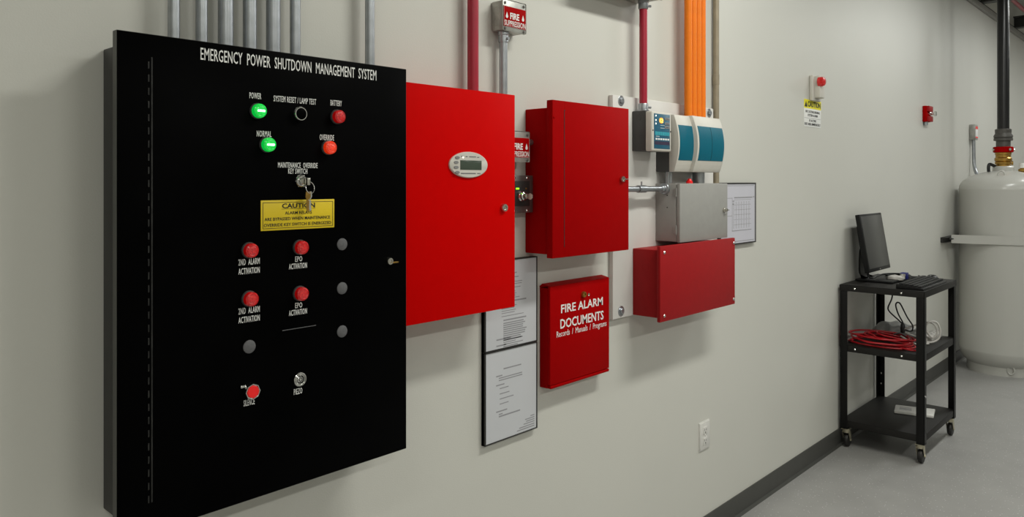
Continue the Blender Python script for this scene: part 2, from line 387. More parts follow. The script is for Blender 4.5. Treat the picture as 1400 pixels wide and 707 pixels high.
part('tube', cyl(B(), (1.1643, -.032, 1.7525), (1.1643, -.032, ZC), .0120, n=24), 'galv', c)
b = B(); lathe(b, [(.016, 0), (.016, .010), (.014, .013)], (1.1643, -.032, 1.7535), (0, 0, 1), 24); part('locknut', b, 'galv', c)

# ------------------------------------------------------------------ bright red alarm panel
D = .12
pan = thing('fire_alarm_panel', 'bright red fire alarm panel with oval display beside the black cabinet', 'alarm panel', (1.405, -.06, 1.144))
part('cabinet_body', box(B(), 1.218, 1.590, 0, D-.014, 1.155, 1.7385, .003), 'red', pan)
b = box(B(), 1.206, 1.6020, D-.0135, D, 1.1440, 1.7415, .0015)
part('door', b, 'red', pan)
b = B(); lathe(b, [(1, 0), (1, .004), (.95, .0062), (0, .0062)], (0, 0, 0), (0, -1, 0), 40)
bz = B(); merge(bz, b, Matrix.Translation((1.4175, -D, 1.5416)) @ Matrix.Diagonal((.0700, 1, .0345, 1)))
bez = part('display_bezel', bz, 'cream', pan, 'pale oval display bezel')
part('screen', box(B(), 1.3835, 1.4618, D+.0055, D+.0072, 1.5285, 1.5535, .0006), 'lcd', bez, 'dark green display')
for z in (1.5600, 1.5475, 1.5345, 1.5215):
    x = 1.3690 + (.004 if z in (1.56, 1.5215) else 0)
    b = B(); disc(b, x, z, D+.004, D+.0078, .0085, 20, .001, .0040); part('button', b, 'grey', bez)
part('indicator_light', disc(B(), 1.3930, 1.5610, D+.005, D+.0075, .0028, 12), 'ledw', bez)
for q in [(1.387, 1.396, 1.5635, .0022), (1.403, 1.410, 1.5633, .0022), (1.416, 1.441, 1.5630, .0022), (1.446, 1.453, 1.5622, .0022), (1.386, 1.440, 1.5190, .0026), (1.446, 1.458, 1.5190, .0022)]: part('printed_mark', bars(B(), [q], D+.0062), 'greyink', bez)
def lock(x, z, d, parent, m='nickel', r=.0105, lever=None):
    b = B(); lathe(b, [(r, 0), (r, .006), (r*.85, .009), (r*.5, .009), (r*.5, .006), (0, .006)], (x, -d, z), (0, -1, 0), 22)
    k = part('door_lock', b, m, parent)
    if lever: part('key', box(B(), x+.002, x+lever, d+.006, d+.0078, z-.0016, z+.0016, .0005), 'nickel', k)
    return k
lock(1.5537, 1.4249, D, pan, 'nickel', .0115)

# red riser and the fire suppression boxes
c = thing('red_conduit', 'red painted conduit rising behind top of bright red alarm panel', 'conduit', (1.5226, -.032, 1.7385))
part('tube', cyl(B(), (1.5226, -.032, 1.7380), (1.5226, -.032, ZC), .0160, n=24), 'redpipe', c)
part('connector', lathe(B(), [(.020, 0), (.020, .012), (.018, .014)], (1.5226, -.032, 1.7390), (0, 0, 1), 24), 'redpipe', c)
def drop(bm, x, z, d, s):
    prism(bm, [(x+s*a, -d+.0002, z+s*c) for a, c in ((0, 1.25), (.28, .55), (.5, 0), (.42, -.35), (.2, -.55), (-.2, -.55), (-.42, -.35), (-.5, 0), (-.28, .55))], (0, -.0008, 0)); return bm
def fs_box(label, x0, zb, part_only=False):
    """steel four inch junction box with engraved red sign; x0, zb = lower left of the cover"""
    D = .050
    j = thing('junction_box', label, 'junction box', (x0+.051, -.025, zb), 'steel boxes with red fire suppression signs')
    part('box', box(B(), x0+.002, x0+.1006, 0, D-.003, zb+.002, zb+.0900, .006), 'steel', j)
    b = box(B(), x0, x0+.1026, D-.003, D, zb, zb+.0920, .004); part('cover', b, 'steel', j)
    b = B()
    for z in (zb+.026, zb+.062): lathe(b, [(.0115, 0), (.0115, .0008), (.0105, .0008), (.0105, .0004)], (x0+.0022, -.025, z), (-1, 0, 0), 20)
    part('knockout', b, 'steel', j)
    s = part('sign_plate', box(B(), x0+.0031, x0+.1009, D, D+.0016, zb+.0130, zb+.0730, .0005), 'crimson', j, 'red sign plate')
    e = D+.0016; b = B()
    for a, c, f, g in ((.0040, .1000, .0720, .0724), (.0040, .1000, .0136, .0140), (.0040, .0044, .0136, .0724), (.0996, .1000, .0136, .0724)): box(b, x0+a, x0+c, e-.0002, e+.0003, zb+f, zb+g)
    part('border', b, 'white', s)
    part('lettering', text(B(), 'FIRE', x0+.0305, x0+.0700, zb+.0365, zb+.0555, e, .03), 'white', s)
    part('lettering', text(B(), 'SUPPRESSION', x0+.0060, x0+.0980, zb+.0160, zb+.0320, e, .008), 'white', s)
    for fx_ in (.0165, .0870): part('flame_symbol', drop(B(), x0+fx_, zb+.0430, e, .010), 'white', s)
    for a, c in ((.010, .082), (.092, .082), (.010, .007), (.092, .007)):
        part('screw', lathe(B(), [(.0045, 0), (.0045, .0015), (.003, .003), (0, .0032)], (x0+a, -D, zb+c), (0, -1, 0), 12), 'darksteel', j)
    return j
fs_box('steel junction box with red fire suppression sign, high on wall above alarm panel', 1.6255, 1.9380)
j2 = fs_box('steel junction box with red fire suppression sign, half hidden behind alarm panel', 1.6415, 1.5555)
b = B(); cyl(b, (1.745, -.026, 1.6180), (1.7795, -.026, 1.6180), .009); lathe(b, [(.0165, 0), (.0165, .009), (.013, .012)], (1.7440, -.026, 1.6180), (1, 0, 0), 20)
part('connector', b, 'galv', j2, 'round steel connector')
c = thing('conduit', 'galvanised conduit between upper fire suppression box and alarm panel', 'conduit', (1.6570, -.026, 1.7385))
part('tube', cyl(B(), (1.6540, -.026, 1.60), (1.6540, -.026, 1.925), .0122, n=24), 'galv', c)
b = B(); lathe(b, [(.0150, 0), (.0150, .020), (.0175, .022), (.0175, .030)], (1.6540, -.026, 1.9085), (0, 0, 1), 20); cyl(b, (1.654, -.040, 1.918), (1.654, -.048, 1.918), .004, n=10)
part('connector', b, 'galv', c)
# key station behind the alarm panel
ks = thing('key_station', 'stainless key switch plate with lit lime light behind alarm panel edge', 'switch', (1.735, -.02, 1.402))
part('back_box', box(B(), 1.668, 1.770, 0, .034, 1.408, 1.511, .003), 'blackbody', ks)
part('plate', box(B(), 1.665, 1.7740, .034, .0375, 1.4030, 1.5155, .001), 'darksteel', ks)
b = B(); box(b, 1.690, 1.757, .0375, .0395, 1.423, 1.499, .001); part('insert', b, 'blackbody', ks)
b = B(); lathe(b, [(.0155, 0), (.0155, .006), (.0125, .010), (.0125, .016), (.0090, .018), (.0090, .010)], (1.7150, -.0395, 1.4535), (0, -1, 0), 22); lathe(b, [(.0075, 0), (.0075, .026), (0, .026)], (1.7150, -.0395, 1.4535), (0, -1, 0), 16)
k = part('key_barrel', b, 'chrome', ks)
b = B(); box(b, 1.7130, 1.7148, .064, .074, 1.4510, 1.4560); disc(b, 0, 0, 0, .0018, .010, 20); 
bb = B(); box(bb, 1.7120, 1.7145, .064, .072, 1.4505, 1.4565); lathe(bb, [(.0095, 0), (.0095, .0020)], (1.7120, -.080, 1.4530), (1, 0, 0), 18); b.free()
part('key', bb, 'nickel', k)
part('status_light', box(B(), 1.6940, 1.7080, .0395, .0412, 1.4735, 1.4785, .0008), 'lime', ks, 'lit lime status light')
part('status_light', box(B(), 1.7375, 1.7430, .0395, .0410, 1.4735, 1.4785, .0008), 'brass', ks, 'unlit amber status light')
for x in (1.690, 1.747):
    for z in (1.409, 1.508): part('screw', lathe(B(), [(.0042, 0), (.0042, .0012), (.002, .0026), (0, .0027)], (x, -.0375, z), (0, -1, 0), 12), 'chrome', ks)

# ------------------------------------------------------------------ crimson cabinet
D = .12
c2 = thing('red_cabinet', 'plain dark red wall cabinet with small lock, right of the key station', 'cabinet', (1.97, -.06, 1.266))
part('cabinet_body', box(B(), 1.7805, 2.160, 0, D-.0255, 1.2765, 1.7205, .003), 'crimson', c2)
b = box(B(), 1.7705, 2.1730, D-.025, D-.0015, 1.2668, 1.7420, .0015); part('door_frame', b, 'crimson', c2)
b = box(B(), 1.8275, 2.1715, D-.0030, D-.0011, 1.2690, 1.7400, .0003); part('door', b, 'crimson', c2)
b = B(); box(b, 1.8252, 1.8274, D-.0018, D-.0008, 1.2980, 1.7150); box(b, 1.8252, 1.8305, D-.0014, D-.0006, 1.7130, 1.7150)
part('hinge', b, 'blackink', c2)
lock(2.1294, 1.5049, D, c2, 'nickel', .0105, .030)
part('screw', lathe(B(), [(.004, 0), (.003, .002), (0, .0022)], (1.777, -D+.0015, 1.690), (0, -1, 0), 10), 'crimson', c2)

# ------------------------------------------------------------------ document box
D = .045
db = thing('document_box', 'small red document box lettered FIRE ALARM DOCUMENTS', 'box', (2.006, -.022, .845))
part('tray', box(B(), 1.8495, 2.162, 0, D-.012, .8465, 1.1620, .002), 'crimson', db)
b = B(); box(b, 1.8480, 2.1641, D-.0115, D, .8580, 1.1680, .002); prism(b, [(1.848, -D+.0115, 1.168), (1.848, -D+.001, 1.168), (1.848, -.012, 1.175), (1.848, -.001, 1.166), (1.848, -.001, 1.162)], (.3161, 0, 0))
part('lid', b, 'crimson', db)
part('lip', box(B(), 1.8500, 2.1620, D-.0115, D+.001, .8470, .8565, .0015), 'crimson', db)
for s, x0, x1, z0, z1, bo in (('FIRE ALARM', 1.9013, 2.1259, 1.0785, 1.1055, .016), ('DOCUMENTS', 1.8976, 2.1300, 1.0290, 1.0595, .016), ('Records  /  Manuals  /  Programs', 1.8793, 2.1470, .9985, 1.0235, .0)):
    part('lettering', text(B(), s, x0, x1, z0, z1, D, bo), 'white', db)
lock(2.0158, 1.1263, D, db, 'brass', .0100)
part('latch_hole', lathe(B(), [(.005, 0), (.005, .0012), (.003, .0012), (.003, .0004)], (2.047, -D, 1.1220), (0, -1, 0), 14), 'nickel', db)

# ------------------------------------------------------------------ framed sheets
def framed(label, x0, x1, z0, z1, lines, sheet='paper', ink='palegreyink', cat='framed notice', border=.0035, left=.004, extra=None):
    D = .016
    f = thing('framed_notice', label, cat, ((x0+x1)/2, -.008, z0))
    b = B(); box(b, x0, x1, 0, D-.005, z0, z1)
    for q in ((x0, x0+left, z0, z1), (x1-border, x1, z0, z1), (x0, x1, z0, z0+border), (x0, x1, z1-border, z1)): box(b, q[0], q[1], 0, D, q[2], q[3], .0008)
    part('frame', b, 'frame', f)
    s = part('sheet', box(B(), x0+left-.0005, x1-border+.0005, D-.005, D-.0025, z0+border-.0005, z1-border+.0005), sheet, f, 'pale printed sheet')
    part('printed_lines', bars(B(), lines, D-.0025, .0003), ink, s)
    return f
def para(x0, x1, z, n, dz, h=.0022, jit=.02):
    return [(x0, x1-random.random()*jit, z-i*dz, h) for i in range(n)]
up = []
for z, a, c in ((1.2220, 1.690, 1.727), (1.2090, 1.690, 1.735)): up.append((a, c, z, .0030))
up += para(1.660, 1.764, 1.1950, 2, .0066) + para(1.660, 1.760, 1.1780, 1, .006) + para(1.660, 1.740, 1.1660, 4, .0062)
up += [(1.640, 1.770, 1.1380, .0042)] + para(1.660, 1.735, 1.1240, 4, .0066) + para(1.660, 1.760, 1.0950, 1, .006)
up += [(1.668, 1.770, 1.0830, .0042)] + para(1.668, 1.772, 1.0740, 9, .0062, .0034, .03)
up += [(1.638, 1.700, 1.0285, .0040)] + para(1.668, 1.762, 1.0235, 4, .0062, .0026, .05) + [(1.638, 1.680, 1.0105, .0040)] + para(1.668, 1.748, 1.0055, 0, .006)
framed('black framed text sheet, the upper of two on wall under alarm panel', 1.588, 1.8210, .9985, 1.2640, up)
lo = [(1.6685, 1.7469, .9390, .0036), (1.637, 1.663, .9210, .0036)] + para(1.648, 1.752, .9140, 2, .0066, .0030, .01)
lo += [(1.637, 1.672, .8940, .0034), (1.652, 1.690, .8830, .0028), (1.652, 1.694, .8670, .0028), (1.652, 1.712, .8520, .0028), (1.652, 1.690, .8370, .0028), (1.637, 1.684, .8160, .0036), (1.648, 1.664, .8070, .0034), (1.648, 1.742, .8005, .0042)]
lo += [(1.790, 1.808, .7720, .0030), (1.765, 1.808, .7655, .0028), (1.770, 1.808, .7590, .0028), (1.758, 1.808, .7525, .0028), (1.738, 1.808, .7450, .0030), (1.728, 1.808, .7385, .0030)]
framed('black framed text sheet, the lower of two stacked on wall', 1.588, 1.8210, .7270, .9975, lo)
dr = [(3.040, 3.345, 1.4775, .0022), (3.150, 3.330, 1.4245, .0050), (3.130, 3.320, 1.2785, .0034), (3.04, 3.13, 1.423, .002), (3.04, 3.13, 1.345, .002), (3.145, 3.345, 1.2310, .0028), (3.335, 3.350, 1.426, .004)]
for i, x in enumerate([3.145, 3.170, 3.195, 3.220, 3.245, 3.270, 3.295]): dr += [(x-.004, x+.004, 1.405-.006*k, .0022) for k in range(20)]
for i in range(6): dr.append((3.15, 3.315, 1.415-i*.022, .0014))
dr += [(3.131, 3.1335, 1.352, .148), (3.3515, 3.354, 1.352, .250), (3.136, 3.152, 1.410, .004), (3.136, 3.148, 1.396, .006)]
framed('framed wiring drawing on wall behind the grey metal box', 3.020, 3.3640, 1.2170, 1.4910, dr, 'paperb', 'palegreyink', 'framed drawing', .006, .006)

# ------------------------------------------------------------------ white backing board
bd = thing('backing_board', 'white painted board bolted to wall behind detector and grey box', 'board', (2.585, -.01, 1.0125))
part('board', box(B(), 2.2213, 2.950, .001, .02, 1.0115, 1.8020, .003), 'board', bd)
for x, z in ((2.2706, 1.7858-.002), (2.2706, 1.0245+.012), (2.9120, 1.782), (2.912, 1.036)):
    b = B(); lathe(b, [(.0185, 0), (.0185, .0015), (.0175, .0022), (.009, .0022)], (x, -.02, z), (0, -1, 0), 24); lathe(b, [(.0105, .001), (.0105, .008), (.0090, .009), (0, .009)], (x, -.02, z), (0, -1, 0), 6)
    part('bolt', b, 'galv', bd)

# red conduit and the box it hangs from
tb = thing('pull_box', 'grey steel pull box high on wall above detector unit', 'junction box', (2.20, -.05, 2.152))
part('box', box(B(), 2.000, 2.4037, 0, .100, 2.1520, 2.50, .003), 'steel', tb); part('cover', box(B(), 1.995, 2.4087, .100, .104, 2.150, 2.505, .001), 'steel', tb)
c = thing('red_conduit', 'red conduit with steel fittings dropping into top of the digit display unit', 'conduit', (2.368, -.05, 1.748))
part('tube', cyl(B(), (2.368, -.050, 1.770), (2.368, -.050, 2.128), .0142, n=24), 'redpipe', c)
for z0, z1 in ((1.7480, 1.7790), (2.1190, 2.1510)):
    b = B(); s = 1 if z0 < 2 else -1; o = z0 if s > 0 else z1
    lathe(b, [(.0205, 0), (.0205, .007), (.0180, .0085), (.0180, .028), (.0165, .031)], (2.368, -.050, o), (0, 0, s), 24); cyl(b, (2.384, -.058, o+s*.018), (2.396, -.064, o+s*.018), .0045, n=10)
    part('connector', b, 'galv', c)

# ------------------------------------------------------------------ display module
vm = thing('display_module', 'small off white display module with orange digits and teal keypad', 'control unit', (2.41, -.02, 1.606))
part('housing', box(B(), 2.340, 2.466, .02, .079, 1.6065, 1.7510, .003), 'charcoal', vm)
b = B(); lathe(b, [(.012, 0), (.012, .0006), (.0112, .0006), (.0112, .0003)], (2.340, -.048, 1.727), (-1, 0, 0), 20); part('knockout', b, 'charcoal', vm)
b = box(B(), 2.337, 2.4690, .078, .1060, 1.6050, 1.7480, .006, 3); part('front_cover', b, 'cream', vm)
D = .106
dp = part('keypad', box(B(), 2.3500, 2.4560, D-.001, D+.0014, 1.6145, 1.7395, .0008), 'tealdk', vm, 'teal keypad')
D += .0014
part('digit_window', disc(B(), 2.3965, 1.7160, D-.0005, D+.0008, .0145, 24, 0, .0105), 'amber', dp, 'lit amber digit window')
part('digits', text(B(), '12', 2.3860, 2.4070, 1.7090, 1.7230, D+.0008, .01), 'amberhot', dp)
for z in (1.7315, 1.7160, 1.7035): part('indicator_light', disc(B(), 2.3600, z, D-.0005, D+.0012, .0032, 12), 'ledw', dp)
for z in (1.7240, 1.7060, 1.6930): part('button', box(B(), 2.4200, 2.4520, D-.0005, D+.001, z-.0048, z+.0048, .0005), 'grey', dp)
part('button_marks', bars(B(), [(2.428, 2.445, z, .0016) for z in (1.7240, 1.7060, 1.6930)], D+.001), 'plum', dp)
part('scale_marks', bars(B(), [(2.3560+i*.0122, 2.3660+i*.0122, 1.6690, .0130) for i in range(8)], D), 'cyan', dp)
part('legend_marks', bars(B(), [(2.358+i*.0160, 2.370+i*.0160, 1.6490, .0062) for i in range(6)] + [(2.360, 2.385, 1.6585, .0015), (2.39, 2.418, 1.699, .0012), (2.39, 2.418, 1.689, .0012)], D), 'white', dp)
part('event_strip', box(B(), 2.3530, 2.4535, D-.0003, D+.0004, 1.6290, 1.6410), 'plum', dp)
for x in (2.3435, 2.4620): part('screw', lathe(B(), [(.003, 0), (.003, .001), (0, .001)], (x, -.106, 1.6790), (0, -1, 0), 10), 'blackbody', vm)

# ------------------------------------------------------------------ aspirating smoke detector
vd = thing('smoke_detector', 'off white air sampling smoke detector with two teal windows', 'smoke detector', (2.66, -.02, 1.534))
part('housing', box(B(), 2.5001, 2.790, .02, .079, 1.5330, 1.7450, .003), 'charcoal', vd)
Z0, Z1 = 1.5325, 1.7455
def bow(z, dm, de):
    u = (z-(Z0+Z1)/2)/((Z1-Z0)/2); return dm-(dm-de)*u*u
def bowed(x0, x1, z0, z1, dm, de, back, n=16, bev=0):
    poly = [(x0, -back, z1), (x0, -back, z0)] if back is not None else []
    zs = [z0+(z1-z0)*i/n for i in range(n+1)]
    fr = [(x0, -bow(z, dm, de), z) for z in zs]
    if back is None: poly = [(x0, -bow(z, dm, de)+.003, z) for z in zs[::-1]]
    return prism(B(), poly+fr, (x1-x0, 0, 0), bev)
part('front_cover', bowed(2.4985, 2.6120, Z0, Z1, .1190, .098, .078, 16, .002), 'cream', vd)
part('front_cover', bowed(2.6110, 2.8280, Z0, Z1+.002, .1350, .112, .078, 16, .002), 'cream', vd)
part('window', bowed(2.5070, 2.6080, 1.5758, 1.7068, .1200, .099, None), 'teal', vd, 'narrow teal window')
wn = part('window', bowed(2.6230, 2.8195, 1.5765, 1.7080, .1360, .113, None), 'teal', vd, 'wide teal window')
part('seam', bowed(2.7205, 2.7219, 1.5768, 1.7076, .1366, .1136, None), 'blackink', wn)
b = B()
for i, (x, de) in enumerate(((2.527, .055), (2.552, .05))): cyl(b, (x, -de, 1.4885), (x, -de, 1.5340), .009, n=18)
cn = single('conduit_nipple', b, 'galv', 'pair of short steel nipples between detector and grey box', 'conduit')
single('conduit_nipple', cyl(B(), (2.7600, -.055, 1.4885), (2.7600, -.055, 1.5335), .024, n=24), 'galv', 'thick steel stub under right end of smoke detector', 'conduit')

# orange sampling pipes and the tan conduit
names = ['leftmost of four side by side', 'second from left of four', 'third from left of four', 'rightmost of four side by side']
for i in range(4):
    x = 2.6740+i*.0362
    b = B(); cyl(b, (x, -.058, 1.7440), (x, -.058, ZC), .0150, n=24)
    p = single('sampling_pipe', b, 'orange', 'orange air sampling pipe above smoke detector, ' + names[i], 'pipe', 'orange air sampling pipes')
c = thing('tan_conduit', 'thin tan conduit right of the orange pipes', 'conduit', (2.982, -.018, 1.30))
part('tube', cyl(B(), (2.979, -.0165, 1.3000), (2.979, -.0165, ZC), .0130, n=24), 'tan', c)
for z in (1.905, 2.55): part('coupling', cyl(B(), (2.979, -.0165, z), (2.979, -.0165, z+.045), .0142, n=24, ch=.002), 'tan', c)

# ------------------------------------------------------------------ grey enclosure
gb = thing('grey_enclosure', 'grey metal box with hinged door under the smoke detector', 'electrical box', (2.68, -.06, 1.272))
part('cabinet_body', box(B(), 2.4975, 2.862, .02, .109, 1.2735, 1.4895, .003), 'greybox', gb)
part('door', box(B(), 2.4970, 2.8700, .1105, .1250, 1.2710, 1.4890, .0025), 'greybox', gb)
for z0 in (1.300, 1.440):
    b = B(); cyl(b, (2.4965, -.1090, z0), (2.4965, -.1090, z0+.034), .0028, n=10); box(b, 2.4955, 2.498, .098, .111, z0+.004, z0+.030); part('hinge', b, 'greybox', gb)
b = B()
for z in (1.400, 1.445): lathe(b, [(.0025, 0), (.0025, .0006)], (2.4975, -.071, z), (-1, 0, 0), 10)
part('plug_hole', b, 'blackink', gb)
b = B(); lathe(b, [(.010, 0), (.010, .006), (.006, .008), (.006, .016), (0, .017)], (2.8370, -.125, 1.3827), (0, -1, 0), 18); k = part('door_lock', b, 'nickel', gb)
part('key', box(B(), 2.838, 2.858, .138, .1395, 1.381, 1.3840, .0004), 'nickel', k)
b = B(); lathe(b, [(.0125, 0), (.0125, .008), (.008, .012), (.006, .018), (0, .020)], (2.6360, -.085, 1.4890), (0, 0, 1), 18); part('cap', b, 'redcap', gb, 'small red cap on the box top')
# conduit into its side
c = thing('conduit', 'short horizontal galvanised conduit entering left side of grey box', 'conduit', (2.34, -.065, 1.459))
part('tube', cyl(B(), (2.150, -.064, 1.4700), (2.485, -.064, 1.4700), .0100, n=20), 'galv', c)
b = B(); lathe(b, [(.0135, 0), (.0135, .045), (.0115, .047)], (2.312, -.064, 1.470), (1, 0, 0), 20); cyl(b, (2.335, -.064, 1.482), (2.335, -.064, 1.497), .003, n=8); part('coupling', b, 'galv', c)
b = B(); lathe(b, [(.0120, 0), (.0150, .006), (.0150, .018), (.0195, .020), (.0215, .025), (.0195, .030), (.0195, .034)], (2.4630, -.064, 1.470), (1, 0, 0), 24); part('connector', b, 'galv', c)

# ------------------------------------------------------------------ lower red box
rb = thing('battery_box', 'wide dark red screw cover box under the grey metal box', 'electrical box', (2.62, -.07, 1.002))
part('cabinet_body', box(B(), 2.3447, 2.890, .02, .128, 1.0140, 1.2545, .002), 'crimson2', rb)
part('cover', box(B(), 2.3335, 2.9000, .1285, .1420, 1.0015, 1.2688, .002), 'crimson2', rb)
for z in (1.085, 1.190):
    b = B(); lathe(b, [(.013, 0), (.013, .0008), (.0122, .0008), (.0122, .0003)], (2.3447, -.074, z), (-1, 0, 0), 20); part('knockout', b, 'crimson2', rb)
for x, z in ((2.3600, 1.2460), (2.3600, 1.0225), (2.8870, 1.2490), (2.8870, 1.0220)):
    part('screw', lathe(B(), [(.0062, 0), (.0062, .0015), (.004, .0042), (0, .0046)], (x, -.142, z), (0, -1, 0), 14), 'chrome', rb)

# ------------------------------------------------------------------ outlet
ou = thing('wall_outlet', 'white duplex outlet low on the wall above the baseboard', 'outlet', (2.903, -.003, .378))
b = B(); prism(b, [(2.860, 0, .378), (2.9465, 0, .378), (2.9465, 0, .4955), (2.860, 0, .4955)], (0, -.003, 0)); box(b, 2.8620, 2.9445, .002, .0070, .3800, .4935, .0025); part('cover_plate', b, 'outlet', ou)
for z in (.4145, .4585):
    r = part('socket', box(B(), 2.8860, 2.9200, .0065, .0090, z-.0160, z+.0160, .0012), 'outlet', ou)
    b = B(); box(b, 2.8940, 2.8962, .0085, .0094, z, z+.010); box(b, 2.9085, 2.9107, .0085, .0094, z, z+.008); lathe(b, [(.0028, 0), (.0028, .0008)], (2.9025, -.0088, z-.0075), (0, -1, 0), 10)
    part('slots', b, 'blackink', r)
part('screw', lathe(B(), [(.003, 0), (.002, .0012), (0, .0013)], (2.903, -.007, .4365), (0, -1, 0), 10), 'chrome', ou)

# ------------------------------------------------------------------ strobe, caution sign, far red switch
st = thing('strobe_alarm', 'white wall alarm with a red lens, above the small caution sign', 'alarm', (4.075, -.02, 1.919))
b = B(); box(b, 4.0250, 4.1350, 0, .0210, 1.9190, 2.0535, .006, 3); part('back_plate', b, 'cream', st)
b = B(); box(b, 4.0450, 4.1120, .018, .050, 1.9340, 2.0500, .006, 3); part('housing', b, 'cream', st)
b = B(); lathe(b, [(.026, 0), (.026, .018), (.022, .028), (.012, .034), (0, .035)], (4.056, -.040, 2.0180), (0, -1, 0), 24); part('lens', b, 'redlens', st, 'red lens')
sg = thing('caution_sign', 'small white wall sign with a yellow CAUTION header', 'sign', (4.07, -.001, 1.782))
part('sheet', box(B(), 3.9560, 4.1864, 0, .0016, 1.7820, 1.9250, .0005), 'white', sg)
hd = part('header', box(B(), 3.9560, 4.1864, .0014, .0021, 1.8790, 1.9250), 'yellowb', sg, 'yellow header band')
part('lettering', text(B(), 'CAUTION', 4.0030, 4.1780, 1.8870, 1.9170, .0021, .03), 'blackink', hd)
b = B(); prism(b, [(3.962, -.0020, 1.886), (4.000, -.0020, 1.886), (3.981, -.0020, 1.917)], (0, -.0006, 0)); part('warning_triangle', b, 'blackink', hd)
for s, x0, x1, z0 in (('HFC EXTINGUISHING', 3.975, 4.168, 1.8560), ('SYSTEM ALARM', 4.005, 4.138, 1.8375), ('IF ACTIVE', 4.025, 4.118, 1.8095), ('EXIT AREA IMMEDIATELY', 3.964, 4.178, 1.7910)):
    part('lettering', text(B(), s, x0, x1, z0, z0+.0125, .0016, .02), 'blackink', sg)
part('rule', box(B(), 3.960, 4.182, .0014, .0019, 1.8275, 1.8288), 'greyink', sg)
fr = thing('manual_release', 'small red wall switch with silver knob, alone on far wall', 'switch', (6.18, -.02, 1.93))
part('housing', box(B(), 6.1270, 6.2330, 0, .030, 1.9280, 2.0440, .004), 'crimson', fr)
b = B(); box(b, 6.1290, 6.2310, .029, .046, 2.0020, 2.0425, .004); box(b, 6.1290, 6.2310, .029, .046, 1.9300, 1.9700, .004); part('face_plate', b, 'crimson2', fr)
b = B(); lathe(b, [(.016, 0), (.016, .014), (.010, .018), (.010, .034), (.018, .038), (.018, .050), (0, .052)], (6.180, -.028, 1.9860), (0, -1, 0), 20); part('knob', b, 'chrome', fr)
part('conduit_stub', cyl(B(), (6.158, -.015, 1.905), (6.158, -.015, 1.929), .014, n=16), 'galv', fr)

# ------------------------------------------------------------------ flex conduit box by the tank
fx = thing('sensor_box', 'small grey wall box with red label and flexible conduit behind tank', 'junction box', (7.60, -.02, 1.85))
part('box', box(B(), 7.5535, 7.655, 0, .046, 1.8520, 1.9850, .004), 'steel', fx)
s = part('sign_plate', box(B(), 7.560, 7.648, .046, .0475, 1.868, 1.968, .0005), 'white', fx, 'white sign plate with red edge')
b = B(); box(b, 7.560, 7.648, .0473, .048, 1.945, 1.968); box(b, 7.560, 7.648, .0473, .048, 1.868, 1.880); part('stripe', b, 'redcap', s)
b = tube(B(), [(7.592, -.026, 1.856), (7.592, -.026, 1.82), (7.590, -.027, 1.74), (7.585, -.030, 1.66), (7.575, -.040, 1.60), (7.545, -.06, 1.555), (7.50, -.09, 1.52), (7.46, -.13, 1.505)], .0140, 12)
part('flexible_conduit', b, 'galv', fx)
# ------------------------------------------------------------------ tank
TX, TY, R = 7.115, -.329, .306
tk = thing('suppression_tank', 'tall white gas cylinder strapped upright against the wall', 'tank', (TX, TY, 0))
prof = [(.250, .065), (.275, .088), (.294, .120), (.304, .160), (.3063, .172), (.3063, .178), (R, .182), (R, 1.424), (.3063, 1.428), (.3063, 1.434), (.305, 1.440)]
for i in range(1, 11):
    a = i/10*math.pi/2*.93; prof.append((.305*math.cos(a), 1.440+.140*math.sin(a)))
prof += [(.070, 1.583)]
part('shell', lathe(B(), [(0, .070)]+prof+[(0, 1.583)], (TX, TY, 0), (0, 0, 1), 72), 'tank', tk)
part('base_ring', lathe(B(), [(.243, 0), (.250, 0), (.250, .074), (.243, .074)], (TX, TY, 0), (0, 0, 1), 64), 'tank', tk)
part('neck_collar', lathe(B(), [(.073, 1.570), (.073, 1.606), (.066, 1.614), (0, 1.614)], (TX, TY, 0), (0, 0, 1), 32), 'tank', tk)
part('valve', lathe(B(), [(.050, 1.612), (.050, 1.628), (.058, 1.632), (.058, 1.646), (.052, 1.650), (.060, 1.656), (.060, 1.676), (.053, 1.684), (.053, 1.704), (.056, 1.706), (.056, 1.722)], (TX, TY, 0), (0, 0, 1), 28), 'brass', tk, 'brass cylinder valve')
cr = Vector((.6765, -.7364, 0))
b = B(); p = Vector((TX, TY, 1.636)); cyl(b, p+cr*.05, p+cr*.075, .008, n=12); cyl(b, p+cr*.072+Vector((0, 0, -.012)), p+cr*.072+Vector((0, 0, .018)), .007, n=12); part('gauge_stem', b, 'brass', tk)
b = B(); p = Vector((TX, TY, 1.60))-cr*.116; tube(b, [p+Vector((0, 0, -.03)), p+Vector((0, 0, .012)), p+cr*.010+Vector((0, 0, .030)), p+cr*.045+Vector((0, 0, .016)), p+cr*.066+Vector((0, 0, .002))], .012, 10)
part('pressure_switch', b, 'blackpipe', tk, 'black elbow fitting')
b = B(); q = Vector((7.200, -.445, 0)); lathe(b, [(.020, 1.54), (.020, 1.570), (.030, 1.574), (.030, 1.590), (.018, 1.594), (.018, 1.602)], q, (0, 0, 1), 20); part('relief_valve', b, 'brass', tk, 'small brass relief valve')
part('relief_cap', lathe(B(), [(.024, 1.600), (.024, 1.632), (.020, 1.638), (0, 1.638)], q, (0, 0, 1), 20), 'white', tk)
for z, rr, cz in ((1.545, .205, 0), (.052, .256, 0)):
    p = Vector((TX, TY, z)) + Vector((-.86, -.1, 0)).normalized()*rr if z > 1 else Vector((TX, TY, z)) + Vector((-.93, -.36, 0)).normalized()*rr
    u = Vector((.1, -.9, 0)).normalized()
    part('lifting_eye', tube(B(), [p+u*(.022*math.cos(a))+Vector((0, 0, .030*math.sin(a))) for a in [i*math.pi/6 for i in range(12)]], .006, 8, True, 2), 'tank', tk)
dp_ = thing('discharge_pipe', 'tall black steel pipe rising from the tank valve to the ceiling', 'pipe', (TX, TY, 1.72))
